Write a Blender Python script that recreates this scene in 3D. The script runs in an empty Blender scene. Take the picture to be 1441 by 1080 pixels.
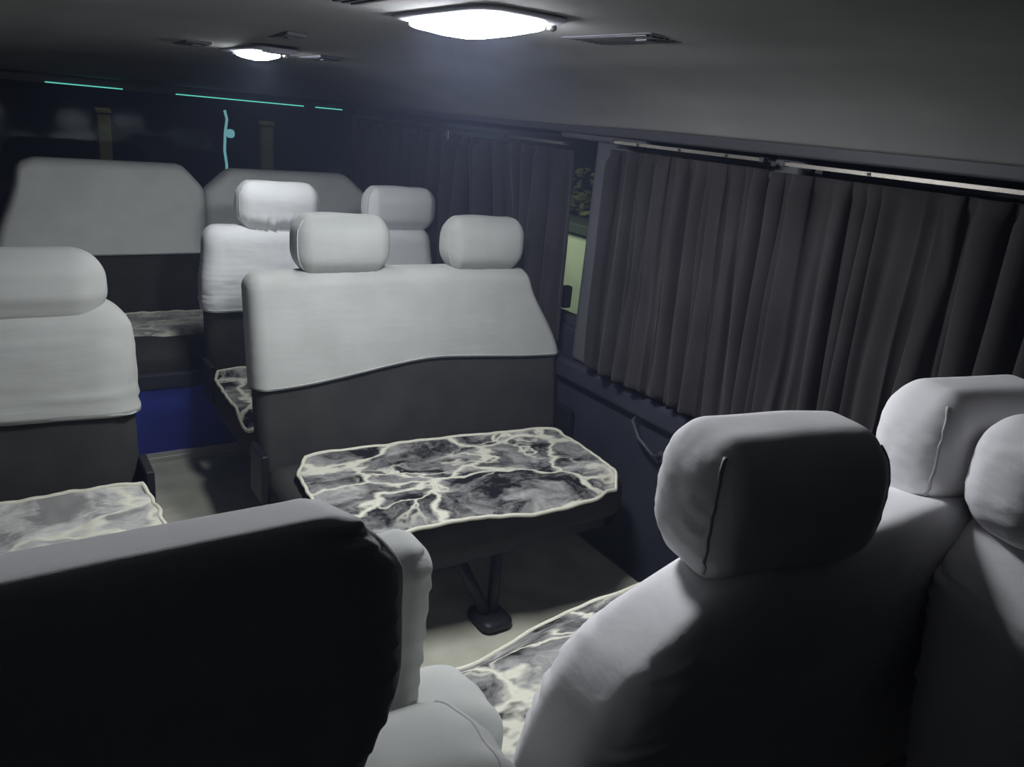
import bpy, bmesh, math, random
from mathutils import Matrix, Vector, noise
random.seed(7)
S = bpy.context.scene
C = S.collection
PI = math.pi

# ------------------------------------------------------------------ camera
cam_d = bpy.data.cameras.new('camera'); cam = bpy.data.objects.new('camera', cam_d); C.objects.link(cam)
cam_d.sensor_width = 36.0; cam_d.lens = 1094.83 / 1441.0 * 36.0; cam_d.clip_start = 0.02
cam.matrix_world = Matrix(((0.83337859, 0.10172231, -0.54326117, 0.0),
                           (-0.54465972, 0.31822019, -0.77593924, 0.0),
                           (0.09394634, 0.94254363, 0.32060193, 1.34),
                           (0, 0, 0, 1)))
S.camera = cam
# ------------------------------------------------------------------ world, exposure
W = bpy.data.worlds.new('night'); S.world = W; W.use_nodes = True
W.node_tree.nodes['Background'].inputs[0].default_value = (0.10, 0.22, 0.34, 1)
W.node_tree.nodes['Background'].inputs[1].default_value = 0.022
# added thin bluish volume everywhere, imitating the lens glow around the roof lamps
vs = W.node_tree.nodes.new('ShaderNodeVolumeScatter'); vs.inputs['Color'].default_value = (0.55, 0.64, 1.0, 1); vs.inputs['Density'].default_value = 0.017
W.node_tree.links.new(vs.outputs[0], W.node_tree.nodes['World Output'].inputs['Volume'])
S.view_settings.view_transform = 'Standard'; S.view_settings.look = 'None'
S.view_settings.gamma = 1.0; S.view_settings.use_curve_mapping = False
S.view_settings.exposure = 0.0
LAMP1 = 122.0      # emission of the large roof lamp's lens
LAMP2 = 62.0      # emission of the small roof lamp's lens
YARD = 11.0       # the yard lamp outside the right windows (W)
l = bpy.data.lights.new('yard_lamp_light', 'AREA'); l.energy = YARD; l.size = 0.5; l.color = (1.0, 1.0, 0.86)
lo = bpy.data.objects.new('yard_lamp_light', l); C.objects.link(lo)
l2 = bpy.data.lights.new('post_fill_light', 'AREA'); l2.energy = 6.0; l2.size = 0.3; l2.color = (1.0, 0.86, 0.55)  # added fill to brighten the posts behind the rear window, no visible source
lo2 = bpy.data.objects.new('post_fill_light', l2); C.objects.link(lo2); lo2.location = (1.1, 4.45, 2.4)
lo2.rotation_euler = (Vector((1.1, 5.2, 0.9)) - Vector(lo2.location)).to_track_quat('-Z', 'Y').to_euler()
lo.location = (2.5, 4.3, 1.3)
lo.rotation_euler = (Vector((3.4, 4.45, 0.25)) - Vector(lo.location)).to_track_quat('-Z', 'Y').to_euler()

# ------------------------------------------------------------------ materials
def nmat(name, base, rough=0.8, metal=0.0, spec=0.3):
    m = bpy.data.materials.new(name); m.use_nodes = True
    b = m.node_tree.nodes['Principled BSDF']
    b.inputs['Base Color'].default_value = (*base, 1); b.inputs['Roughness'].default_value = rough
    b.inputs['Metallic'].default_value = metal; b.inputs['Specular IOR Level'].default_value = spec
    return m, m.node_tree, b

def fabric(name, c1, c2, scale=9.0, weave=900.0, bump=0.15, rough=0.9, sheen=0.0, soft=0.0):
    m, t, b = nmat(name, c1, rough, 0, 0.15)
    tc = t.nodes.new('ShaderNodeTexCoord')
    n = t.nodes.new('ShaderNodeTexNoise'); n.inputs['Scale'].default_value = scale; n.inputs['Detail'].default_value = 4
    t.links.new(tc.outputs['Object'], n.inputs['Vector'])
    r = t.nodes.new('ShaderNodeValToRGB')
    r.color_ramp.elements[0].position = 0.35; r.color_ramp.elements[1].position = 0.65
    r.color_ramp.elements[0].color = (*c1, 1); r.color_ramp.elements[1].color = (*c2, 1)
    t.links.new(n.outputs['Fac'], r.inputs['Fac']); t.links.new(r.outputs['Color'], b.inputs['Base Color'])
    w = t.nodes.new('ShaderNodeTexNoise'); w.inputs['Scale'].default_value = weave; w.inputs['Detail'].default_value = 1
    t.links.new(tc.outputs['Object'], w.inputs['Vector'])
    bp = t.nodes.new('ShaderNodeBump'); bp.inputs['Strength'].default_value = bump; bp.inputs['Distance'].default_value = 0.001
    t.links.new(w.outputs['Fac'], bp.inputs['Height'])
    last = bp
    if soft:
        s = t.nodes.new('ShaderNodeTexNoise'); s.inputs['Scale'].default_value = 14; s.inputs['Detail'].default_value = 3
        mp = t.nodes.new('ShaderNodeMapping'); mp.inputs['Scale'].default_value = (0.5, 1, 2.2)
        t.links.new(tc.outputs['Object'], mp.inputs['Vector']); t.links.new(mp.outputs[0], s.inputs['Vector'])
        b2 = t.nodes.new('ShaderNodeBump'); b2.inputs['Strength'].default_value = soft; b2.inputs['Distance'].default_value = 0.02
        t.links.new(s.outputs['Fac'], b2.inputs['Height']); t.links.new(bp.outputs[0], b2.inputs['Normal']); last = b2
    t.links.new(last.outputs[0], b.inputs['Normal'])
    b.inputs['Sheen Weight'].default_value = sheen
    return m

M = {}
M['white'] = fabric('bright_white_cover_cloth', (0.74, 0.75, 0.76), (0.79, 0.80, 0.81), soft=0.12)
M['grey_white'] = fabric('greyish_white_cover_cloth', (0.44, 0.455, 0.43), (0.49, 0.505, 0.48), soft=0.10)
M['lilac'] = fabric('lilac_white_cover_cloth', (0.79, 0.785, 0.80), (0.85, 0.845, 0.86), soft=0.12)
M['seam'] = fabric('cover_seam_thread', (0.50, 0.50, 0.50), (0.56, 0.56, 0.56))
M['dark'] = fabric('charcoal_upholstery', (0.036, 0.036, 0.033), (0.048, 0.048, 0.044), weave=500, bump=0.3)
M['rearcloth'] = fabric('grey_rear_cover', (0.68, 0.70, 0.68), (0.74, 0.76, 0.74), soft=0.12)
M['curtain'] = fabric('dark_curtain_cloth', (0.023, 0.021, 0.022), (0.031, 0.028, 0.030), scale=6, weave=700, bump=0.08, sheen=0.1)
M['headliner'] = fabric('headliner_felt', (0.175, 0.175, 0.172), (0.21, 0.21, 0.205), scale=3, weave=420, bump=0.25)
M['floor'] = fabric('beige_vinyl_floor', (0.52, 0.52, 0.42), (0.66, 0.66, 0.54), scale=7, weave=160, bump=0.25, rough=0.6)
M['panel'] = fabric('slate_wall_panel', (0.026, 0.030, 0.042), (0.036, 0.040, 0.054), scale=4, weave=260, bump=0.3, rough=0.6)
M['pillar'] = fabric('grey_pillar_trim', (0.085, 0.088, 0.10), (0.11, 0.113, 0.125), scale=4, weave=260, bump=0.2, rough=0.65)
M['trim'] = nmat('dark_grey_plastic', (0.05, 0.05, 0.06), 0.5)[0]
M['black'] = nmat('black_plastic', (0.012, 0.012, 0.016), 0.5)[0]
M['bezel'] = nmat('lamp_bezel_plastic', (0.36, 0.37, 0.42), 0.45)[0]
M['vent'] = nmat('vent_grey_plastic', (0.10, 0.10, 0.125), 0.5)[0]
M['alu'] = nmat('brushed_aluminium', (0.62, 0.60, 0.56), 0.32, 1.0)[0]
M['dull_alu'] = nmat('dull_aluminium', (0.30, 0.28, 0.25), 0.4, 1.0)[0]
M['sill'] = nmat('pale_metal_sill', (0.80, 0.80, 0.76), 0.35, 0.3)[0]
M['steel'] = nmat('dark_painted_steel', (0.035, 0.036, 0.045), 0.45, 0.3)[0]
M['blue'] = fabric('blue_vinyl_panel', (0.05, 0.07, 0.46), (0.06, 0.09, 0.52), scale=3, weave=200, bump=0.1, rough=0.5)
M['asphalt'] = fabric('asphalt', (0.04, 0.04, 0.04), (0.06, 0.06, 0.055), weave=90, bump=0.4)
M['yardwall'] = fabric('pale_green_render', (0.58, 0.64, 0.50), (0.66, 0.72, 0.58), scale=5, weave=60, bump=0.3)
M['ledge'] = nmat('dark_ledge', (0.05, 0.06, 0.05), 0.8)[0]
M['leaf'] = fabric('hedge_leaves', (0.07, 0.08, 0.03), (0.16, 0.16, 0.07), scale=8)
M['post'] = nmat('dull_yellow_post', (0.30, 0.24, 0.10), 0.8)[0]
M['belt'] = nmat('seat_belt_webbing', (0.16, 0.16, 0.19), 0.7)[0]

def emis(name, col, st, shape=False):
    m = bpy.data.materials.new(name); m.use_nodes = True; t = m.node_tree
    t.nodes.remove(t.nodes['Principled BSDF'])
    e = t.nodes.new('ShaderNodeEmission'); e.inputs[0].default_value = (*col, 1); e.inputs[1].default_value = st
    t.links.new(e.outputs[0], t.nodes['Material Output'].inputs[0]); return m
M['lens1'] = emis('lamp_lens_glow', (0.92, 0.94, 1.0), LAMP1)
M['lens2'] = emis('small_lamp_lens_glow', (0.92, 0.96, 1.0), LAMP2)
M['teal'] = emis('teal_light_strip', (0.16, 0.85, 0.70), 0.75)
M['teal2'] = emis('teal_street_light', (0.50, 0.85, 0.78), 0.8)

def glass(name, tint, rough=0.02):
    m = bpy.data.materials.new(name); m.use_nodes = True; t = m.node_tree
    t.nodes.remove(t.nodes['Principled BSDF'])
    tr = t.nodes.new('ShaderNodeBsdfTransparent'); tr.inputs[0].default_value = (*tint, 1)
    gl = t.nodes.new('ShaderNodeBsdfGlossy'); gl.inputs['Roughness'].default_value = rough
    f0 = t.nodes.new('ShaderNodeLayerWeight'); f0.inputs['Blend'].default_value = 0.12
    f = t.nodes.new('ShaderNodeMath'); f.operation = 'MULTIPLY_ADD'; f.inputs[1].default_value = 0.5; f.inputs[2].default_value = 0.03; t.links.new(f0.outputs['Facing'], f.inputs[0])
    mx = t.nodes.new('ShaderNodeMixShader')
    t.links.new(f.outputs[0], mx.inputs[0]); t.links.new(tr.outputs[0], mx.inputs[1]); t.links.new(gl.outputs[0], mx.inputs[2])
    t.links.new(mx.outputs[0], t.nodes['Material Output'].inputs[0]); return m
M['glass'] = glass('side_window_glass', (0.86, 0.93, 0.88))
M['tint'] = glass('tinted_rear_glass', (0.55, 0.68, 0.75), 0.06)

def mat_pattern(seed, pale=False, dark=(0.012, 0.013, 0.015)):
    m, t, b = nmat('marbled_plush', (0.4, 0.4, 0.4), 0.9, 0, 0.1)
    tc = t.nodes.new('ShaderNodeTexCoord')
    mp = t.nodes.new('ShaderNodeMapping'); mp.inputs['Location'].default_value = (seed * 1.7, seed * 0.9, 0); mp.inputs['Scale'].default_value = (0.68, 1.05, 1)
    t.links.new(tc.outputs['Object'], mp.inputs['Vector'])
    wn = t.nodes.new('ShaderNodeTexNoise'); wn.inputs['Scale'].default_value = 7; wn.inputs['Detail'].default_value = 4
    t.links.new(mp.outputs[0], wn.inputs['Vector'])
    ad = t.nodes.new('ShaderNodeMixRGB'); ad.blend_type = 'ADD'; ad.inputs[0].default_value = 0.24
    t.links.new(mp.outputs[0], ad.inputs[1]); t.links.new(wn.outputs['Color'], ad.inputs[2])
    def vein(scale, lo, hi, k):
        v = t.nodes.new('ShaderNodeTexVoronoi'); v.feature = 'DISTANCE_TO_EDGE'; v.inputs['Scale'].default_value = scale
        m2 = t.nodes.new('ShaderNodeMapping'); m2.inputs['Location'].default_value = (k, k * 2, 0.2)
        t.links.new(ad.outputs[0], m2.inputs['Vector']); t.links.new(m2.outputs[0], v.inputs['Vector'])
        r = t.nodes.new('ShaderNodeValToRGB'); r.color_ramp.elements[0].position = lo; r.color_ramp.elements[1].position = hi
        r.color_ramp.elements[0].color = (1, 1, 1, 1); r.color_ramp.elements[1].color = (0, 0, 0, 1)
        t.links.new(v.outputs['Distance'], r.inputs[0]); return r
    v1 = vein(4.4, 0.012, 0.055, 0.0); v2 = vein(9.0, 0.01, 0.06, 3.1)
    # second veins only in patches
    pn = t.nodes.new('ShaderNodeTexNoise'); pn.inputs['Scale'].default_value = 4.5
    t.links.new(mp.outputs[0], pn.inputs['Vector'])
    pr = t.nodes.new('ShaderNodeValToRGB'); pr.color_ramp.elements[0].position = 0.48; pr.color_ramp.elements[1].position = 0.60
    t.links.new(pn.outputs['Fac'], pr.inputs[0])
    mu = t.nodes.new('ShaderNodeMixRGB'); mu.blend_type = 'MULTIPLY'; mu.inputs[0].default_value = 1
    t.links.new(v2.outputs[0], mu.inputs[1]); t.links.new(pr.outputs[0], mu.inputs[2])
    mxv = t.nodes.new('ShaderNodeMixRGB'); mxv.blend_type = 'LIGHTEN'; mxv.inputs[0].default_value = 1
    t.links.new(v1.outputs[0], mxv.inputs[1]); t.links.new(mu.outputs[0], mxv.inputs[2])
    bn = t.nodes.new('ShaderNodeTexNoise'); bn.inputs['Scale'].default_value = 11; bn.inputs['Detail'].default_value = 6; bn.inputs['Roughness'].default_value = 0.65
    t.links.new(ad.outputs[0], bn.inputs['Vector'])
    br = t.nodes.new('ShaderNodeValToRGB'); e = br.color_ramp.elements
    e[0].position = 0.40; e[0].color = (*dark, 1); e[1].position = 0.66; e[1].color = (0.40, 0.40, 0.38, 1)
    x = e.new(0.52); x.color = (0.20, 0.20, 0.195, 1)
    t.links.new(bn.outputs['Fac'], br.inputs[0])
    if pale:
        e[0].color = (0.25, 0.25, 0.24, 1); x.color = (0.45, 0.45, 0.43, 1); e[2].color = (0.62, 0.62, 0.58, 1)
    fm = t.nodes.new('ShaderNodeMixRGB'); fm.inputs[2].default_value = (0.66, 0.66, 0.55, 1)
    t.links.new(mxv.outputs[0], fm.inputs[0]); t.links.new(br.outputs[0], fm.inputs[1])
    t.links.new(fm.outputs[0], b.inputs['Base Color'])
    wv = t.nodes.new('ShaderNodeTexNoise'); wv.inputs['Scale'].default_value = 400
    bp = t.nodes.new('ShaderNodeBump'); bp.inputs['Strength'].default_value = 0.5; bp.inputs['Distance'].default_value = 0.002
    t.links.new(tc.outputs['Object'], wv.inputs['Vector']); t.links.new(wv.outputs['Fac'], bp.inputs['Height']); t.links.new(bp.outputs[0], b.inputs['Normal'])
    return m
M['mat_edge'] = fabric('mat_edging', (0.62, 0.61, 0.50), (0.70, 0.69, 0.58))

# ------------------------------------------------------------------ helpers
def link_mesh(name, verts, faces, m, parent=None, smooth=True, loc=(0, 0, 0)):
    me = bpy.data.meshes.new(name); me.from_pydata([tuple(v) for v in verts], [], faces)
    if smooth: me.polygons.foreach_set('use_smooth', [True] * len(me.polygons))
    me.update(); me.materials.append(m)
    o = bpy.data.objects.new(name, me); C.objects.link(o); o.location = loc
    if parent: o.parent = parent
    return o

def thing(name, label, cat, loc=(0, 0, 0), rz=0, group=None):
    o = bpy.data.objects.new(name, None); C.objects.link(o); o.empty_display_size = 0.05
    o.location = loc; o.rotation_euler = (0, 0, rz); o['label'] = label; o['category'] = cat
    if group: o['group'] = group
    return o
def tag(o, label, cat, group=None):
    o['label'] = label; o['category'] = cat
    if group: o['group'] = group
    return o
def struct(o, label=None):
    o['kind'] = 'structure'
    if label: o['label'] = label
    return o

def axis_pts(h, r, cell, k=5):
    inner = h - r; a = []
    for i in range(k): a.append(-h + r * (1 - math.cos(i / k * PI / 2)) if False else -h + r * i / k)
    n = max(1, int(round(2 * inner / cell)))
    for i in range(n + 1): a.append(-inner + 2 * inner * i / n)
    for i in range(1, k + 1): a.append(inner + r * i / k)
    return a

def soft(size, rad, cell=0.025, k=5, fn=None, open_bottom=False, center=(0, 0, 0), bulge=(0, 0, 0), path=None):
    """rounded, bulging box; rad per axis; fn(x,y,z)->(x,y,z) applied last (in centred coordinates)"""
    hx, hy, hz = [s / 2 for s in size]; rx, ry, rz = [min(r, s / 2 * 0.98) for r, s in zip(rad, size)]
    A = [axis_pts(hx, rx, cell, k), axis_pts(hy, ry, cell, k), axis_pts(hz, rz, cell, k)]
    h = (hx, hy, hz); r = (rx, ry, rz)
    idx = {}; V = []; F = []
    def mp(p):
        p = list(p)
        if open_bottom and p[2] < 0: q = [max(-(h[0] - r[0]), min(h[0] - r[0], p[0])), max(-(h[1] - r[1]), min(h[1] - r[1], p[1])), p[2]]
        else: q = [max(-(h[a] - r[a]), min(h[a] - r[a], p[a])) for a in range(3)]
        d = [(p[a] - q[a]) / r[a] for a in range(3)]; L = math.sqrt(sum(x * x for x in d))
        if L > 1e-9: p = [q[a] + d[a] / L * r[a] for a in range(3)]
        nx, ny, nz = [max(-1, min(1, p[a] / h[a])) for a in range(3)]
        p[0] += bulge[0] * nx * (1 - ny * ny) * (1 - nz * nz)
        p[1] += bulge[1] * ny * (1 - nx * nx) * (1 - nz * nz)
        p[2] += bulge[2] * nz * (1 - nx * nx) * (1 - ny * ny)
        if fn: p = fn(*p)
        return (p[0] + center[0], p[1] + center[1], p[2] + center[2])
    def vid(i, j, kk):
        key = (i, j, kk)
        if key in idx: return idx[key]
        idx[key] = len(V); V.append(mp((A[0][i], A[1][j], A[2][kk]))); return idx[key]
    if path is not None:                                             # map given surface points instead of building faces
        return [mp(p) for p in path]
    n = [len(a) - 1 for a in A]
    for i in range(n[0]):
        for j in range(n[1]):
            if not open_bottom: F.append((vid(i, j, 0), vid(i, j + 1, 0), vid(i + 1, j + 1, 0), vid(i + 1, j, 0)))
            F.append((vid(i, j, n[2]), vid(i + 1, j, n[2]), vid(i + 1, j + 1, n[2]), vid(i, j + 1, n[2])))
    for i in range(n[0]):
        for kk in range(n[2]):
            F.append((vid(i, 0, kk), vid(i + 1, 0, kk), vid(i + 1, 0, kk + 1), vid(i, 0, kk + 1)))
            F.append((vid(i, n[1], kk), vid(i, n[1], kk + 1), vid(i + 1, n[1], kk + 1), vid(i + 1, n[1], kk)))
    for j in range(n[1]):
        for kk in range(n[2]):
            F.append((vid(0, j, kk), vid(0, j, kk + 1), vid(0, j + 1, kk + 1), vid(0, j + 1, kk)))
            F.append((vid(n[0], j, kk), vid(n[0], j + 1, kk), vid(n[0], j + 1, kk + 1), vid(n[0], j, kk + 1)))
    return V, F

def boxes(lst):
    """list of (x0,x1,y0,y1,z0,z1) joined"""
    V = []; F = []
    for x0, x1, y0, y1, z0, z1 in lst:
        b = len(V)
        V += [(x0, y0, z0), (x1, y0, z0), (x1, y1, z0), (x0, y1, z0), (x0, y0, z1), (x1, y0, z1), (x1, y1, z1), (x0, y1, z1)]
        F += [tuple(b + i for i in f) for f in ((0, 3, 2, 1), (4, 5, 6, 7), (0, 1, 5, 4), (1, 2, 6, 5), (2, 3, 7, 6), (3, 0, 4, 7))]
    return V, F
def box(name, b, m, parent=None, bev=0.0, lst=None):
    V, F = boxes(lst if lst else [b])
    o = link_mesh(name, V, F, m, parent, smooth=False)
    if bev:
        md = o.modifiers.new('bevel', 'BEVEL'); md.width = bev; md.segments = 3; md.limit_method = 'ANGLE'
    return o
def tube(pts, r, n=10, closed_ends=True):
    V = []; F = []
    pts = [Vector(p) for p in pts]
    for i, p in enumerate(pts):
        d = (pts[min(i + 1, len(pts) - 1)] - pts[max(i - 1, 0)]).normalized()
        up = Vector((0, 0, 1)) if abs(d.z) < 0.9 else Vector((0, 1, 0))
        s = d.cross(up).normalized(); t = s.cross(d)
        for k in range(n):
            a = 2 * PI * k / n; V.append(p + (s * math.cos(a) + t * math.sin(a)) * r)
    for i in range(len(pts) - 1):
        for k in range(n):
            F.append((i * n + k, i * n + (k + 1) % n, (i + 1) * n + (k + 1) % n, (i + 1) * n + k))
    if closed_ends:
        F.append(tuple(range(n))[::-1]); F.append(tuple((len(pts) - 1) * n + k for k in range(n)))
    return V, F
def N(x, y, z=0.0): return noise.noise(Vector((x, y, z)))
def sm(a, b, x):
    t = max(0, min(1, (x - a) / (b - a))); return t * t * (3 - 2 * t)

# ------------------------------------------------------------------ the van's shell
XL, XR, YF, YR = -0.22, 1.60, -0.75, 4.12
XM = 0.78
# floor
struct(box('floor', (XL, XR, YF, YR, -0.03, 0.0), M['floor']))
# ceiling: cross-section with coves and longitudinal creases, thick
def ceiling():
    prof = [(0.00, 1.503), (0.16, 1.501), (0.30, 1.496), (0.40, 1.490), (0.43, 1.483), (0.50, 1.476), (0.57, 1.462),
            (0.63, 1.444), (0.675, 1.425), (0.69, 1.414), (0.72, 1.395), (0.745, 1.372), (0.76, 1.352), (0.765, 1.345)]
    full = [(XM - a * 1.307, z) for a, z in reversed(prof[1:])] + [(XM + a, z) for a, z in prof]
    ys = [YF + (YR - YF) * i / 60 for i in range(61)]
    V = []; F = []
    n = len(full)
    for y in ys:
        dz = -0.042 * sm(1.5, 2.6, y) - 0.03 * sm(2.6, 3.5, y) - 0.09 * sm(3.4, 4.12, y) ** 1.4
        for x, z in full: V.append((x, y, max(z + dz * (0.35 + 0.65 * sm(1.345, 1.46, z)), 1.338)))
    for i in range(60):
        for k in range(n - 1): F.append((i * n + k, (i + 1) * n + k, (i + 1) * n + k + 1, i * n + k + 1))
    o = link_mesh('ceiling', V, F, M['headliner'])
    md = o.modifiers.new('solid', 'SOLIDIFY'); md.thickness = 0.02; md.offset = -1
    return struct(o)
ceiling()

# right wall: lower panel, header trim, pillars; glass between
wr = struct(box('wall_right', (1.60, 1.66, YF, YR, 0.0, 0.70), M['panel'], bev=0.01))
pw = box('arm_ledge', (1.565, 1.61, YF + .02, 3.95, 0.53, 0.60), M['panel'], wr, 0.015)
box('header_trim', (1.545, 1.66, YF, YR, 1.318, 1.352), M['trim'], wr, 0.006)
V, F = soft((0.07, 0.17, 0.80), (0.03, 0.04, 0.02), 0.06, center=(1.615, 1.865, 1.0))
box('pillar_cap', (1.56, 1.62, 1.70, 2.10, 1.30, 1.335), M['pillar'], wr, 0.012)
link_mesh('pillar', V, F, M['pillar'], wr)
V, F = soft((0.06, 0.10, 0.80), (0.025, 0.03, 0.02), 0.06, center=(1.625, 1.235, 1.0))
link_mesh('pillar', V, F, M['pillar'], wr)
V, F = soft((0.06, 0.14, 0.80), (0.025, 0.05, 0.02), 0.06, center=(1.65, 4.04, 0.98))
link_mesh('pillar', V, F, M['panel'], wr)
V, F = soft((0.07, 0.16, 0.80), (0.03, 0.04, 0.02), 0.06, center=(1.615, 0.12, 1.0))
link_mesh('pillar', V, F, M['pillar'], wr)
for i, (a, b) in enumerate(((1.935, 3.93), (1.29, 1.81), (0.20, 1.18), (-0.70, 0.05))):
    w = struct(box('window_%d' % (i + 1), None, M['trim'], lst=[(1.625, 1.655, a, b, 0.70, 0.73), (1.625, 1.655, a, b, 1.30, 1.33), (1.625, 1.655, a, a + .02, 0.73, 1.30), (1.625, 1.655, b - .02, b, 0.73, 1.30)]))
    box('pane', (1.636, 1.642, a + .018, b - .018, 0.728, 1.302), M['glass'], w)
# pillar seam, belt anchor, latch
o = box('window_latch', (1.59, 1.622, 2.015, 2.045, 0.755, 0.83), M['black'], wr, 0.006)
# left wall and front, plain
wl = struct(box('wall_left', (XL - 0.06, XL, YF, YR, 0.0, 0.72), M['panel'], bev=0.01))
for yy in (-0.72, 0.5, 1.6, 2.8, 4.0):
    box('pillar', (XL - 0.05, XL - 0.0, yy - .06, yy + .06, 0.72, 1.45), M['pillar'], wl, 0.01)
box('header_trim', (XL - 0.06, XL + 0.03, YF, YR, 1.33, 1.45), M['trim'], wl, 0.006)
w = struct(box('window_5', None, M['trim'], lst=[(XL - .04, XL - .02, YF, YR, 0.70, 0.73), (XL - .04, XL - .02, YF, YR, 1.31, 1.34)]))
box('pane', (XL - .033, XL - .027, YF, YR, 0.728, 1.312), M['tint'], w)
wf = struct(box('wall_front', (XL, XR, YF - 0.06, YF, 0.0, 0.82), M['black']))
w = struct(box('window_6', None, M['trim'], lst=[(XL, XR, YF - .04, YF - .01, 0.80, 0.84), (XL, XR, YF - .04, YF - .01, 1.46, 1.52), (XL, XL + .05, YF - .04, YF - .01, .84, 1.46), (XR - .05, XR, YF - .04, YF - .01, .84, 1.46)]))
box('pane', (XL + .04, XR - .04, YF - .03, YF - .024, 0.83, 1.47), M['tint'], w)
lc = []
gw = struct(box('light_blocker_wall', (-1.6, 2.6, YF - 1.0, YF - 0.9, -0.70, 2.6), M['ledge'], bev=.01))  # added unseen dark wall ahead of the windshield, blocks outside light
# rear wall with its wide window
wb = struct(box('wall_back', None, M['panel'], lst=[(XL, XR + .06, 4.10, 4.16, 0.0, 0.86), (XL, XL + .16, 4.10, 4.16, .86, 1.345), (1.70 - .05, XR + .08, 4.10, 4.16, .86, 1.345), (XL, XR + .06, 4.10, 4.16, 1.315, 1.46)]))
w = struct(box('window_7', None, M['black'], lst=[(XL + .16, 1.65, 4.095, 4.12, 0.84, 0.88), (XL + .16, 1.65, 4.095, 4.12, 1.298, 1.33), (XL + .16, XL + .19, 4.095, 4.12, .88, 1.298), (1.63, 1.65, 4.095, 4.12, .88, 1.298)]))
box('pane', (XL + .18, 1.64, 4.105, 4.112, 0.86, 1.31), M['tint'], w)
for x0, x1 in ((0.27, 0.545), (0.555, 0.585)):
    pass
# pale trim edge of the rear right corner
V, F = tube([(1.572, 3.83, 1.28), (1.580, 3.83, 1.15), (1.594, 3.83, 1.02), (1.612, 3.83, 0.88)], 0.008, 8)
o = link_mesh('trim_1', V, F, M['pillar']); struct(o)
# light strips above the rear window
def strip(x0, x1, label):
    o = box('light_strip', (x0, x1, 4.078, 4.094, 1.300, 1.3045), M['teal']); tag(o, label, 'light', 'teal light strips above the rear window')
strip(0.275, 0.575, 'short glowing teal light strip above the left half of the rear window')
strip(0.80, 1.405, 'long glowing teal light strip above the middle of the rear window')
strip(1.47, 1.61, 'short glowing teal light strip at the right end above the rear window')

# ------------------------------------------------------------------ outside
g = struct(box('ground', (-8, 10, -6, 14, -0.75, -0.70), M['asphalt']))
yw = thing('garden_wall', 'pale green rendered wall glimpsed outside through the gap beside the curtain', 'wall', (3.4, 0, -0.7))
box('wall_body', (0, 0.2, -2, 9.0, 0, 1.34), M['yardwall'], yw)
box('coping', (-0.05, 0.25, -2, 9.0, 1.34, 1.41), M['ledge'], yw, 0.01)
def hedge():
    V = []; F = []; n = 2600
    for i in range(n):
        x = 3.66 + random.random() * 0.40; y = 0.5 + random.random() * 7.5; z = 0.72 + random.random() ** 1.3 * 0.32
        s = 0.02 + random.random() * 0.03; a = Vector((random.uniform(-1, 1), random.uniform(-1, 1), random.uniform(-1, 1))).normalized()
        b = a.orthogonal().normalized(); c0 = Vector((x, y, z)); k = len(V)
        V += [c0 - a * s, c0 + b * s * .45, c0 + a * s, c0 - b * s * .45]; F.append((k, k + 1, k + 2, k + 3))
    o = link_mesh('hedge', V, F, M['leaf'], smooth=False); o['kind'] = 'stuff'; tag(o, 'yellow green hedge behind the pale garden wall outside', 'hedge')
hedge()
for px, lab in ((0.62, 'dull yellow post outside seen through the left part of the rear window'), (1.55, 'dull yellow post outside seen through the right part of the rear window')):
    t = thing('fence_post', lab, 'post', (px, 5.2, -0.7), 0, 'dull yellow posts outside')
    box('shaft', (-0.035, 0.035, -0.035, 0.035, 0, 1.85), M['post'], t, 0.008)
    box('post_cap', (-0.042, 0.042, -0.042, 0.042, 1.85, 1.88), M['post'], t, 0.01)
t = thing('light_pole', 'thin crooked glowing teal light tube standing outside the rear window', 'light', (1.245, 5.0, -0.7))
V, F = tube([(0, 0, 1.0), (0.005, 0, 1.62), (-0.005, 0, 1.70), (0.0, 0, 1.80), (0.012, 0, 1.88), (0, 0, 1.93)], 0.008, 8)
link_mesh('glow_tube', V, F, M['teal2'], t)
V, F = tube([(0, 0, 0), (0, 0, 1.0)], 0.02, 8); link_mesh('pole', V, F, M['steel'], t)
V, F = soft((0.05, 0.03, 0.05), (.02, .014, .02), .02, center=(0.03, 0, 1.80)); link_mesh('bulb', V, F, M['teal2'], t)

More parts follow.
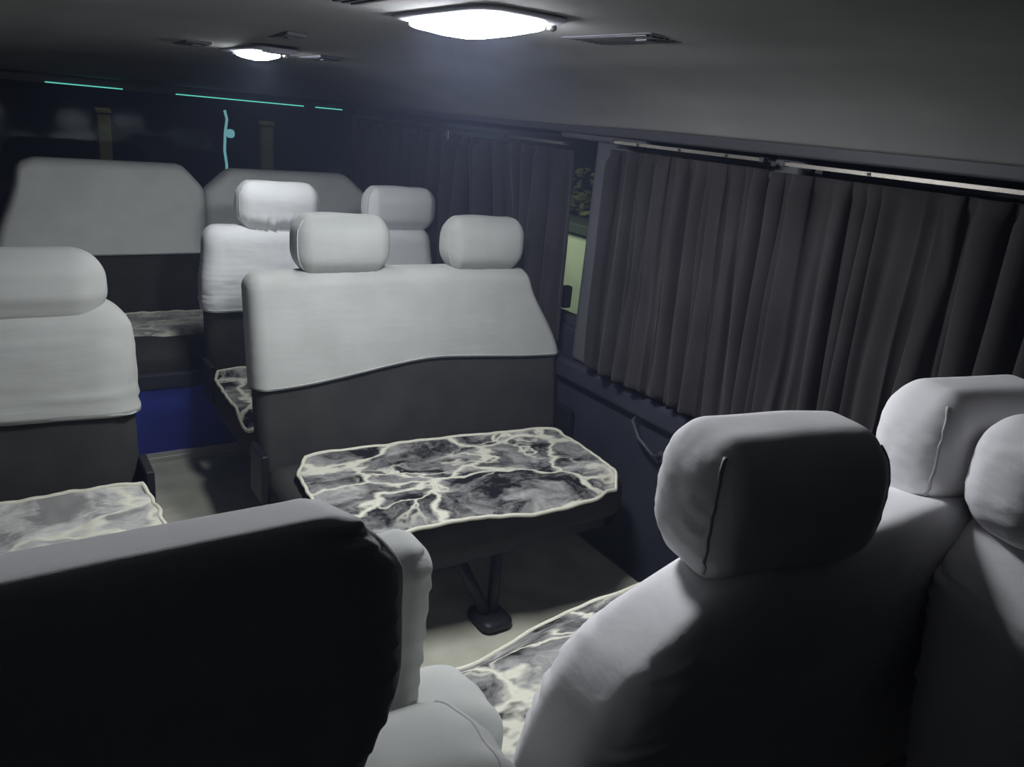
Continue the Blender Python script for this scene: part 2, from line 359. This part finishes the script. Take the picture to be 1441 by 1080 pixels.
# ------------------------------------------------------------------ roof lamps and vents
def roof_lamp(x, y, z, lx, ly, drop, lens, label, wings):
    t = thing('ceiling_lamp', label, 'lamp', (x, y, z), 0, 'roof lamps')
    hx, hy = lx / 2 + 0.022, ly / 2 + 0.03 + wings
    V, F = soft((hx * 2, hy * 2, 0.014), (0.03, 0.05, 0.006), 0.04, center=(0, 0, -0.001)); link_mesh('bezel', V, F, M['bezel'], t)
    def dome(px, py, pz):
        return (px, py, pz - drop * (1 - (px / (lx / 2)) ** 2) * (1 - (py / (ly / 2)) ** 2) if pz < 0 else pz)
    V, F = soft((lx, ly, 0.012), (0.02, 0.03, 0.005), 0.03, fn=dome, center=(0, 0, -0.012)); link_mesh('lens', V, F, lens, t)
    if wings > 0.01:
        for s in (-1, 1):
            V, F = boxes([(-lx * .36, lx * .36, -wings * .33, wings * .33, -.006, .004)])
            o = box('switch_panel', (-lx * .38, lx * .38, s * (ly / 2 + .04 + wings * .5) - wings * .36, s * (ly / 2 + .04 + wings * .5) + wings * .36, -0.011, -0.004), M['bezel'], t, 0.002)
            for q in (-1, 0, 1):
                box('slat', (-lx * .30, lx * .30, s * (ly / 2 + .04 + wings * .5) + q * wings * .2 - .003, s * (ly / 2 + .04 + wings * .5) + q * wings * .2 + .003, -0.0125, -0.010), M['vent'], o)
    V, F = soft((0.016, 0.016, 0.012), (.007, .007, .005), .01, center=(lx / 2 + 0.012, -ly * 0.45, -0.010)); link_mesh('screw', V, F, M['alu'], t)
    return t
roof_lamp(0.746, 1.290, 1.500, 0.128, 0.285, 0.015, M['lens1'], 'large glowing white roof lamp over the middle seats', 0.01)
roof_lamp(0.715, 2.48, 1.460, 0.085, 0.20, 0.010, M['lens2'], 'small glowing white roof lamp further back near the rear seats', 0.09)
def vent(x, y, z, lx, ly, label, rx=0):
    t = thing('ceiling_vent', label, 'vent', (x, y, z), 0, 'air vents in the roof'); t.rotation_euler = (0, rx, 0)
    box('frame', (-lx / 2, lx / 2, -ly / 2, ly / 2, -0.005, 0.004), M['vent'], t, 0.003)
    n = 6
    for i in range(n):
        xx = -lx / 2 + lx * (i + 0.7) / (n + 0.4)
        box('slat', (xx - .004, xx + .004, -ly / 2 + .02, ly / 2 - .02, -0.0070, -0.003), M['black'], t)
    box('thumb_lever', (-0.012, 0.012, -ly * .3, -ly * .3 + .03, -0.010, -0.004), M['pillar'], t, 0.002)
vent(1.02, 1.21, 1.503, 0.10, 0.26, 'dark slotted air vent in the roof right of the large lamp')
vent(0.66, 2.05, 1.482, 0.05, 0.17, 'narrow dark air vent in the roof between the two lamps')
vent(0.50, 1.22, 1.499, 0.10, 0.26, 'dark slotted air vent in the roof left of the large lamp')
vent(0.90, 2.47, 1.462, 0.07, 0.20, 'dark air vent in the roof right of the small lamp')
vent(0.54, 2.52, 1.460, 0.07, 0.20, 'dark air vent in the roof left of the small lamp')

# ------------------------------------------------------------------ curtains and rails
def curtain(y0, y1, z0, z1, x, label, folds, seed, fan=0.0, amp=0.034, y0b=None, y1b=None, hem=0.0):
    n = int(abs(y1 - y0) * 340); m = 36; V = []; F = []
    y0b = y0 if y0b is None else y0b; y1b = y1 if y1b is None else y1b
    for i in range(n + 1):
        u = i / n
        uw = u + 0.022 * N(u * 7, seed) + 0.012 * N(u * 19, seed + 4)
        for k in range(m + 1):
            v = k / m                                                 # 0 bottom .. 1 top
            w = (1 - v)
            ph = uw * folds * 2 * PI + 0.5 * N(u * 4, v * 2.2, seed)
            a = amp * (0.45 + 0.75 * abs(N(u * folds * 0.6, seed + 9.3)) * 2) * (0.55 + 0.6 * w)
            q = 0.5 + 0.5 * math.sin(ph)                               # narrow ridges, wide valleys
            hgt = 0.18 + 1.9 * abs(N(u * folds * 0.45, seed + 6.1, v * .4))
            s = (q ** 2.6) * 2.3 * hgt - 0.5
            dx = 1.25 * a * s + amp * 0.25 * math.sin(ph * 2.3 + seed) * (0.3 + 0.7 * w) + 0.012 * N(u * 26, v * 2, seed + 2)
            yy = (y0 + (y1 - y0) * u) * v + (y0b + (y1b - y0b) * u) * w + 0.15 * a * math.cos(ph) + 0.011 * math.sin(2 * ph) * min(1, hgt)
            pinch = 0.5 if v > 0.955 else 1.0
            zz = z0 + (z1 - z0) * v + (hem * N(u * 5, seed + 1) + 0.006 * math.sin(ph)) * w ** 4
            V.append((x - 0.004 - max(-amp * 1.1, dx * pinch), yy, zz))
    for i in range(n):
        for k in range(m):
            a = i * (m + 1) + k; F.append((a, a + 1, a + m + 2, a + m + 1))
    o = link_mesh('curtain', V, F, M['curtain']); md = o.modifiers.new('s', 'SOLIDIFY'); md.thickness = 0.0015
    tag(o, label, 'curtain', 'dark curtains along the right side windows')
    return o
curtain(1.795, 1.245, 0.625, 1.285, 1.540, 'dark grey pleated curtain just right of the grey pillar', 8.5, 1.0, y0b=1.80, y1b=1.20)
curtain(1.225, 0.18, 0.615, 1.283, 1.535, 'wide dark pleated curtain at the far right behind the foreground headrests', 13, 5.0, y0b=1.21, y1b=0.16)
curtain(2.62, 1.995, 0.66, 1.265, 1.545, 'dark curtain gathered back just left of the grey pillar', 7, 2.6, amp=0.03, y0b=2.45, y1b=1.965)
curtain(3.75, 2.60, 0.66, 1.262, 1.560, 'dark curtain beside the rear seats at the back right', 13, 3.3)
def rail(y0, y1, z, label, x=1.535):
    t = thing('curtain_rail', label, 'rail', (x, (y0 + y1) / 2, z), 0, 'aluminium curtain rails'); h = abs(y0 - y1) / 2
    box('track', None, M['dull_alu'], t, lst=[(-.008, .008, -h, h, .002, .004), (-.008, -.0055, -h, h, -.004, .002), (.0055, .008, -h, h, -.004, .002)])
    for s in (-1, 1): box('end_stop', (-.010, .010, s * h - .007, s * h + .007, -.006, .006), M['trim'], t, .002)
    for q in (-.6, 0, .6): box('screw', (-.0105, -.008, q * h - .004, q * h + .004, -.003, .003), M['steel'], t, .001)
rail(1.80, 1.26, 1.305, 'bare aluminium curtain rail right of the grey pillar')
rail(1.20, 0.10, 1.302, 'long aluminium curtain rail at the right edge above the wide curtain')
rail(3.75, 2.05, 1.283, 'aluminium curtain rail beside the rear seats', 1.55)
t = thing('curtain_hook', 'small pale hook on the rear curtain rail', 'hook', (1.528, 2.78, 1.265))
box('clip', (-.006, .002, -.012, .012, -.035, .012), M['alu'], t, .002); V, F = tube([(-.002, 0, -.03), (-.012, 0, -.045), (-.004, 0, -.058)], .003, 6); link_mesh('hook_end', V, F, M['alu'], t)

# ------------------------------------------------------------------ seats
def wrinkle(seed, amp=0.004):
    return lambda x, y, z: amp * N(x * 6, z * 9 + y * 5, seed) + amp * .5 * N(x * 17, z * 15 + y * 11, seed + 7)

def headrest(parent, cx, y, z, sx, sy, sz, seed, mat='white', gather=0.006, lean=0.0, seams=(-1, 1), cell=.012, side_w=0.0, nfold=9, ryf=.34, sy_sign=-1, turn=0.0):
    def fn(px, py, pz):
        u = px / (sx / 2); v = pz / (sz / 2); w = py / (sy / 2)
        b = sm(-0.15, -1.0, v)
        g = gather * b * (math.sin(nfold * PI * u + 3 * N(u * 3, seed)) * 0.8 + N(u * 8, v * 2, seed))
        py += math.copysign(g, w if abs(w) > 1e-3 else 1) * (1 - abs(u) ** 4) * min(1, abs(w) * 2)
        # top narrows slightly, ends bulge softly
        py *= 1 - 0.18 * sm(0.2, 1.0, v) - 0.20 * sm(-0.3, -1, v)
        px *= 1 - 0.05 * sm(0.3, 1.0, v) - 0.08 * sm(-0.2, -1, v)
        e = sm(0.75, 1.0, abs(u))
        px += math.copysign(side_w * e * math.sin(v * 11 + seed + 2.5 * w) * (0.4 + abs(N(v * 3, w * 2, seed)) * 2), u)
        px += 0.002 * N(py * 14, pz * 14, seed); py += 0.0015 * N(px * 12, pz * 14, seed + 3); pz += 0.004 * N(px * 9, py * 14, seed + 5) * (v > 0)
        return (px, py + lean * pz, pz)
    RR = (0.032, sy * ryf, sz * .26)
    V, F = soft((sx, sy, sz), RR, cell, 7, fn=fn, bulge=(0.010, 0.006, 0.003))
    o = link_mesh('headrest', V, F, M[mat], parent, loc=(cx, y, z))
    o.rotation_euler.z = -turn
    for s in seams:
        P = soft((sx, sy, sz), RR, cell, 7, fn=fn, bulge=(0.010, 0.006, 0.003), path=[(s * sx / 2, sy_sign * sy / 2 * (.55 if turn == 0 else .9), -sz / 2 + sz * i / 18) for i in range(19)])
        V, F = tube(P, 0.0022, 6); link_mesh('seam', V, F, M['seam'], o)
    for s in (-1, 1):
        V, F = tube([(s * sx * .22, 0, -sz * .40), (s * sx * .22, 0, -sz * .75)], 0.006, 8); link_mesh('headrest_post', V, F, M['alu'], parent, loc=(cx, y, z))
    return o

def seat(name, label, cat, x0, x1, yb, face, top, cush_z, depth, heads=(), hem=None, hemfn=None, th=0.12, lean=0.14, seed=1,
         cover='white', rc=0.07, shape=None, wr=None, legs=True, cell=.022, hr=None, group=None, base_z=0.0, cush_mat='dark', low=0.30, ry=None, cus=(1, 0), cov_t=0.006, hrs=None):
    """built facing local -Y; origin on the floor under the middle of the backrest's front face"""
    cx = (x0 + x1) / 2; w = x1 - x0
    t = thing(name, label, cat, (cx, yb, 0), 0 if face < 0 else PI, group or 'covered passenger seats')
    zb = low; H = top - zb
    zc = (top + zb) / 2
    def leanf(y, z): return y + lean * (z - cush_z)
    def fb(px, py, pz):
        if shape: px, py, pz = shape(px, py, pz, w, H)
        z = pz + zc
        return (px, leanf(py, z) + th / 2, pz)
    V, F = soft((w - .012, th - .01, H - .01), (rc, th * .45, rc), cell * 1.6, 5, fn=fb, center=(0, 0, zc))
    link_mesh('backrest', V, F, M['dark'], t)
    # cloth cover over the upper backrest
    hz = hem if hem is not None else 0.6
    Hc = top - hz; zcc = (top + hz) / 2
    def fc(px, py, pz):
        u = px / (w / 2); v = (pz + Hc / 2) / Hc
        side = 1.0
        if wr:
            d = wr(px, pz + zcc, u, v)
            py += math.copysign(d, py) if abs(py) > 1e-4 else 0
            px += math.copysign(d * 0.6, px) * (abs(u) > .93)
        d2 = 0.0022 * N(px * 7, pz * 9, seed) + 0.0012 * N(px * 22, pz * 20, seed + 3)
        py += math.copysign(d2, py)
        zz = pz + zcc
        if hemfn: zz += hemfn(u) * (1 - sm(0.0, 0.75, v))
        q = (px, py, zz - zc)
        if shape: q = shape(q[0], q[1], q[2], w, H)
        return (q[0], leanf(q[1], q[2] + zc) + th / 2, q[2] + zc - zcc)
    V, F = soft((w + 2 * cov_t - .01, th + 2 * cov_t, Hc), (rc + .004, ry or th * .45, min(rc + .004, Hc * .48)), cell, 6, fn=fc, open_bottom=True, center=(0, 0, zcc), bulge=(0, 0.004, 0))
    o = link_mesh('seat_cover', V, F, M[cover], t)
    o.modifiers.new('s', 'SOLIDIFY').thickness = 0.003
    if hem is not None:
        # turned hem
        bnd = []
        hx = (w + 2 * cov_t - .01) / 2
        for i in range(41):
            u = -1 + 2 * i / 40; px = u * (hx - 0.012); zz = hz + (hemfn(u) if hemfn else 0)
            q = (px, -(th / 2 + cov_t) - .001 if abs(u) < .93 else -(th / 2 + cov_t) + .012 * sm(.93, 1, abs(u)), zz - zc)
            if shape: q = shape(*q, w, H)
            bnd.append((q[0], leanf(q[1], q[2] + zc) + th / 2, q[2] + zc + .006))
        V, F = tube(bnd, 0.0025, 6); link_mesh('hem', V, F, M['seam'] if cover == 'white' else M[cover], t)
    # cushion
    def fcu(px, py, pz):
        v = py / (depth / 2)
        pz += 0.012 * sm(0.3, -1, v) * (1 if pz > 0 else .2) - 0.02 * sm(-.6, -1, v) * (pz > 0)
        px = px * cus[0] + cus[1]
        return (px + .003 * N(px * 5, py * 8, seed), py, pz + .003 * N(px * 6, py * 6, seed + 2))
    ch = 0.15
    V, F = soft((w - .01, depth, ch), (0.05, 0.06, 0.05), .04, 5, fn=fcu, center=(0, -depth / 2 + .02, cush_z - ch / 2), bulge=(0, 0, .006))
    link_mesh('seat_cushion', V, F, M[cush_mat], t)
    box('base_frame', None, M['steel'], t, lst=[(-w * .42, w * .42, -depth + .06, -depth + .09, cush_z - ch - .03, cush_z - ch + .01), (-w * .42, w * .42, -.06, -.03, cush_z - ch - .03, cush_z - ch + .01), (-w * .42, -w * .39, -depth + .06, -.03, cush_z - ch - .03, cush_z - ch + .01), (w * .39, w * .42, -depth + .06, -.03, cush_z - ch - .03, cush_z - ch + .01)])
    if legs:
        for lx in legs if isinstance(legs, (list, tuple)) else (-w * .3, w * .3):
            zt = cush_z - ch - .02
            V, F = tube([(lx, -depth * .82, zt), (lx, -depth * .62, 0.035)], .019, 8); link_mesh('leg', V, F, M['steel'], t)
            V, F = tube([(lx, -depth * .30, zt), (lx, -depth * .50, 0.035)], .019, 8); link_mesh('leg', V, F, M['steel'], t)
            box('foot', (lx - .035, lx + .035, -depth * .80, -depth * .30, base_z, .036), M['steel'], t, .006)
    for sx_ in (-1, 1): box('recline_hinge', (sx_ * w / 2 - .010, sx_ * w / 2 + .010, -.05, .06, cush_z - .09, cush_z + .05), M['black'], t, .004)
    for i, hxx in enumerate(heads):
        k = dict(sx=.27, sy=.12, sz=.165, seed=seed + i * 1.7); k.update(hr or {})
        if hrs: k.update(hrs[i])
        dy = k.pop('dy', 0); dz = k.pop('dz', 0)
        lx = (hxx - cx) * (1 if face < 0 else -1)
        headrest(t, lx, leanf(0, top) + th / 2 + dy - .005, top + k['sz'] / 2 - .012 + dz, **k)
    return t

# --- middle bench
def sh_mid(px, py, pz, w, H):
    v = (pz + H / 2) / H
    u = px / (w / 2)
    if px > 0: px -= 0.125 * sm(0.45, 1.0, v) * u
    pz += -0.012 * sm(0.6, 1, v) * abs(u) ** 3
    return px, py, pz
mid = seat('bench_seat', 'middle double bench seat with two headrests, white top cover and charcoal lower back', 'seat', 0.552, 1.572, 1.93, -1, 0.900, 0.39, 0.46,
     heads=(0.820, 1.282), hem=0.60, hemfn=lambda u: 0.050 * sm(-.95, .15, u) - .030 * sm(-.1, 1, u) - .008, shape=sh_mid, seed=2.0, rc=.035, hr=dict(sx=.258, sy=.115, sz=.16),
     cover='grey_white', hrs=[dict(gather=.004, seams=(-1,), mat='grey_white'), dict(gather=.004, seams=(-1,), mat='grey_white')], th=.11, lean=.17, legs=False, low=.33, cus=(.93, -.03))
for yt, yf in ((-.30, -.41), (-.12, -.06)):
    for xt in (-.075, .095):
        V, F = tube([(xt, yt, .235), (xt * .75, yt * .8 + yf * .2, .17), (xt * .12, yf, .03)], .017, 8); link_mesh('leg', V, F, M['steel'], mid)
    V, F = soft((.10, .12, .035), (.03, .03, .015), .03, 4, center=(.005, yf, .018)); link_mesh('foot', V, F, M['steel'], mid)
# --- fourth row bench
def wr4(px, z, u, v):
    m = sm(-.25, -.9, u) * sm(.02, .12, v) * sm(.72, .35, v)
    s = math.sin(z * 150 + 5 * px + 2.2 * N(px * 9, z * 4, 2))
    return m * .008 * (abs(s) ** .6 * math.copysign(1, s)) + .002 * N(px * 9, z * 14, 1)
def sh4(px, py, pz, w, H):
    v = (pz + H / 2) / H; u = px / (w / 2)
    px += 0.02 * sm(.5, 1, v) * (-u)
    return px, py, pz
seat('bench_seat', 'double bench seat behind the middle bench with wrinkled bright white cover', 'seat', 0.605, 1.515, 2.72, -1, 0.895, 0.385, 0.48,
     heads=(0.885, 1.365), hem=0.605, shape=sh4, wr=wr4, seed=5.0, rc=.05, cell=.009, hr=dict(sx=.275, sy=.12, sz=.165), hrs=[dict(gather=.018, nfold=6, cell=.007), dict(gather=.003)], lean=.14, low=.33)
# --- single seat on the left, third row
def wrl(px, z, u, v):
    return .008 * math.sin(z * 75 + 1.6 * N(px * 4, z * 6, 3) + 2 * px) * sm(1.0, .6, v) + .003 * N(px * 6, z * 10, 8)
def shl(px, py, pz, w, H):
    z = pz + (0.865 + .32) / 2
    return px, py, pz
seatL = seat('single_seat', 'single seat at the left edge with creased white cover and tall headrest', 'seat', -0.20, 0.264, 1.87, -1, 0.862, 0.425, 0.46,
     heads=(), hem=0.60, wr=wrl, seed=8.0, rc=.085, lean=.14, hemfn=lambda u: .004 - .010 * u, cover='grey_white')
V, F = soft((.40, .115, .16), (.075, .05, .07), .014, 7, fn=lambda x, y, z: (x, y + .14 * z + .002 * math.sin(z * 120 + x * 4), z), bulge=(0, .006, 0))
link_mesh('headrest', V, F, M['grey_white'], seatL, loc=(-0.012, .115, .895))
# --- rear row
def shr(px, py, pz, w, H):
    v = (pz + H / 2) / H; u = px / (w / 2)
    pz -= .075 * sm(.74, 1.0, u) * sm(.6, 1, v) + (.02 * sm(.74, 1.0, -u) * sm(.6, 1, v))
    if px < 0: px += .10 * sm(.45, 1, v) * abs(u)
    return px, py, pz
def shrR(px, py, pz, w, H):
    v = (pz + H / 2) / H; u = px / (w / 2)
    pz -= .075 * sm(.66, 1.0, abs(u)) * sm(.6, 1, v)
    return px, py, pz
seat('rear_seat', 'left half of the rear bench with a broad grey white cover', 'seat', 0.01, 0.785, 3.43, -1, 1.035, 0.41, 0.44, heads=(), hem=0.675, shape=shr, seed=11, rc=.035, lean=.10, legs=False, cover='rearcloth',
     hemfn=lambda u: .004 * u)
seat('rear_seat', 'right half of the rear bench behind the fourth row headrests', 'seat', 0.79, 1.525, 3.45, -1, 1.025, 0.41, 0.44, heads=(), hem=0.675, shape=shrR, seed=12, rc=.035, lean=.10, legs=False, cover='rearcloth')
rb = thing('seat_plinth', 'raised plinth under the rear bench with a bright blue front panel', 'plinth', (0.70, 2.945, 0))
box('blue_panel', (-0.88, .86, -0.035, -.02, 0.022, 0.285), M['blue'], rb)
box('plinth_body', (-.88, .86, -.02, .95, 0.0, 0.205), M['dark'], rb)
box('upper_board', (-.88, .86, -.05, -.02, 0.288, 0.345), M['panel'], rb, .006)
box('metal_sill', None, M['sill'], rb, lst=[(-.88, .86, -.055, -.036, 0.0, 0.018), (-.88, .86, -.044, -.036, .018, .034)])

# --- foreground right: bench facing the rear of the van, back towards us
def gatherA(px, z, u, v):
    e = max(sm(.80, .90, abs(u)) * sm(1.0, .93, abs(u)), 0)
    s = math.sin(z * 165 + 3 * N(z * 11, px * 3, 4))
    return e * .0065 * s + .0035 * N(px * 4, z * 6, 9)
def shA(px, py, pz, w, H):
    v = (pz + H / 2) / H; u = px / (w / 2)
    pz -= .055 * sm(.55, 1.0, abs(u)) * sm(.55, 1, v) - .25 * py * sm(.8, 1, v)
    px *= 1 - .075 * sm(.55, 1, v) * abs(u)
    py *= 1 + .12 * sm(.9, .2, v)
    return px, py, pz
seat('front_bench', 'foreground right bench seen from behind, white cover, patterned mat on its cushion', 'seat', 0.44, 1.47, 0.60, 1, 0.912, 0.44, 0.38, heads=(0.70, 1.125), hem=0.42, shape=shA, wr=gatherA,
     seed=21, rc=.10, lean=.12, cell=.008, th=.14, hr=dict(sx=.236, sy=.130, sz=.168, mat='lilac', turn=.21, sy_sign=1, cell=.007, gather=.005, side_w=.002, dz=-.010), low=.30, ry=.045, cover='lilac')
# --- seat at the right edge
seat('passenger_seat', 'near seat cropped by the right edge with gathered white cover', 'seat', 0.935, 1.50, 0.19, -1, 0.905, 0.45, 0.44, heads=(1.115,), hem=0.42, shape=shA, wr=gatherA, seed=24, rc=.05, lean=.20, cell=.012, th=.135, ry=.04,
     cover='lilac', hr=dict(sx=.24, sy=.125, sz=.160, mat='lilac', turn=.21, dz=.004, cell=.008, gather=.004, side_w=.002), low=.30)
# --- dark-looking near seat on the left
def shD(px, py, pz, w, H):
    z = pz + (1.095 + .30) / 2
    k = 0.95 + 0.13 * sm(1.09, 1.04, z) - 0.34 * sm(.97, .80, z)
    return px * k, py, pz - .30 * (py + .035) * sm(1.02, 1.09, z)
seat('driver_seat', 'large near seat at the lower left, its back in deep shadow', 'seat', -0.20, 0.198, 0.375, -1, 1.095, 0.45, 0.40, heads=(), hem=0.55, shape=shD, wr=gatherA, seed=31, rc=.026, lean=.06, cell=.010, th=.07, low=.30, ry=.012, cover='lilac')
# --- seat just behind it
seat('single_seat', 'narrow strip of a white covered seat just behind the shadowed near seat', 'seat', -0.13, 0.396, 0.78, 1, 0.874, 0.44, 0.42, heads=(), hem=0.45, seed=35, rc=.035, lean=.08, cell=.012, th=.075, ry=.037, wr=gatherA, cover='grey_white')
# --- folded jump seat between
t = thing('folded_jump_seat', 'folded white covered jump seat in the aisle between the near seats', 'seat', (0.39, 0.60, 0))
def lump(seed):
    def f(x, y, z):
        s = math.sin(y * 130 + 3 * N(x * 9, y * 5, seed))
        e = sm(.03, .07, abs(x))
        return (x + .001 * s * e, y, z + .004 * N(x * 9, y * 12, seed) + .0012 * s * e)
    return f
V, F = soft((.19, .17, .12), (.06, .06, .045), .012, 7, fn=lump(3), center=(.005, .085, .585), bulge=(0, 0, .012)); link_mesh('backrest', V, F, M['grey_white'], t)
V, F = soft((.22, .19, .16), (.08, .07, .06), .012, 7, fn=lump(6), center=(-.108, -.09, .685), bulge=(0, 0, .014)); o = link_mesh('seat_cushion', V, F, M['grey_white'], t)
P = soft((.22, .19, .16), (.08, .07, .06), .012, 7, fn=lump(6), center=(-.108, -.09, .685), bulge=(0, 0, .014), path=[(.085, -.095 + .19 * i / 18, .08) for i in range(19)])
V, F = tube(P, .0028, 6); link_mesh('seam', V, F, M['seam'], o)
box('base_frame', (-.09, .07, -.12, .12, .05, .55), M['steel'], t, .01)
box('foot', (-.11, .11, -.15, .15, 0, .05), M['steel'], t, .01)

# ------------------------------------------------------------------ patterned seat mats
def mat_thing(label, x0, x1, y0, y1, zc, seed, drop=0.05, wave=0.02, rz=0.0, face=-1, skew=0.0, corner=.05, pale=False):
    """x0..x1, y0(front edge)..y1(back edge); draped over the front edge"""
    cx, cy = (x0 + x1) / 2, (y0 + y1) / 2; w = x1 - x0; d = abs(y1 - y0)
    t = thing('seat_mat', label, 'mat', (cx, cy, zc), 0, 'marbled plush seat mats'); t.rotation_euler = (0, 0, rz)
    n, m = 70, 36; V = []; F = []; rim = []
    def pos(u, v):                                                     # u,v in -1..1, v=-1 at the front edge
        # rounded rectangle outline
        au, av = abs(u), abs(v)
        x = u * w / 2; y = v * d / 2 * (1 if face < 0 else -1)
        x *= 1 - corner * av ** 6; y *= 1 - corner * 1.4 * au ** 6
        f = sm(-.55, -1, v)
        y += (wave * (N(u * 2.2, seed) * 1.2 + .5 * math.sin(u * 5.2 + seed) + .4 * N(u * 6, seed + 1))) * (1 if face < 0 else -1) * sm(.0, -1, v) + .006 * N(u * 5, seed + 5) * sm(.2, 1, v)
        y += skew * u
        x += .008 * N(v * 4, seed + 8) * au ** 3
        z = .012 + .006 * N(u * 3, v * 2, seed) + .003 * N(u * 9, v * 5, seed) + .010 * sm(.85, 1, v) - drop * f * (0.75 + .6 * N(u * 2.2, seed)) + (.006 if v > .9 else 0)
        return (x, y, z)
    for i in range(n + 1):
        for k in range(m + 1): V.append(pos(-1 + 2 * i / n, -1 + 2 * k / m))
    for i in range(n):
        for k in range(m):
            a = i * (m + 1) + k; F.append((a, a + m + 1, a + m + 2, a + 1) if face < 0 else (a, a + 1, a + m + 2, a + m + 1))
    o = link_mesh('plush_cloth', V, F, mat_pattern(seed, pale), t); o.modifiers.new('s', 'SOLIDIFY').thickness = .007
    ring = [pos(-1 + 2 * i / n, -1) for i in range(n)] + [pos(1, -1 + 2 * k / m) for k in range(m)] + [pos(1 - 2 * i / n, 1) for i in range(n)] + [pos(-1, 1 - 2 * k / m) for k in range(m + 1)]
    V, F = tube([(p[0], p[1], p[2] - .002) for p in ring], .0055, 6); link_mesh('edging', V, F, M['mat_edge'], t)
    return t
mat_thing('black and cream marbled plush mat on the middle bench cushion', 0.60, 1.452, 1.44, 1.85, 0.402, 3.0, rz=-.10, wave=.032, corner=.08, drop=.035)
mat_thing('marbled plush mat on the foreground bench, seen past its backrest', 0.46, 1.42, 0.975, 0.62, 0.452, 6.4, face=1)
mat_thing('marbled plush mat on the cushion of the creased single seat at left', -0.19, 0.255, 1.43, 1.80, 0.437, 9.2, pale=True)
mat_thing('marbled plush mat poking out left of the middle bench on the row behind', 0.595, 1.45, 2.24, 2.66, 0.397, 12.1, drop=.06)
mat_thing('pale marbled plush mat on the rear bench above the blue panel', 0.04, 0.75, 3.10, 3.39, 0.422, 15.7, drop=.04, wave=.03, pale=True)

# ------------------------------------------------------------------ small things
t = thing('grab_handle', 'dark curved pull handle low on the right wall panel', 'handle', (1.59, 1.52, 0.50))
V, F = tube([(0.0, .07, .03), (-.03, .06, .02), (-.035, .02, -.02), (-.03, -.04, -.05), (0, -.05, -.06)], .006, 8); link_mesh('grip', V, F, M['trim'], t)
box('mount', (-.004, .012, -.065, -.035, -.075, -.045), M['trim'], t, .003); box('mount', (-.004, .012, .055, .085, .015, .045), M['trim'], t, .003)
t = thing('wheel_arch_box', 'pale grey box on the floor under the middle bench', 'box', (1.37, 2.05, 0))
V, F = soft((.22, .20, .14), (.03, .03, .03), .04, center=(0, 0, .07)); link_mesh('lid', V, F, M['pillar'], t)
V, F = tube([(1.22, 1.86, .10), (1.30, 1.84, .085), (1.42, 1.80, .09), (1.56, 1.74, .08)], .005, 6)
tag(link_mesh('cable', V, F, M['steel']), 'thin dark cable running under the middle bench', 'cable')
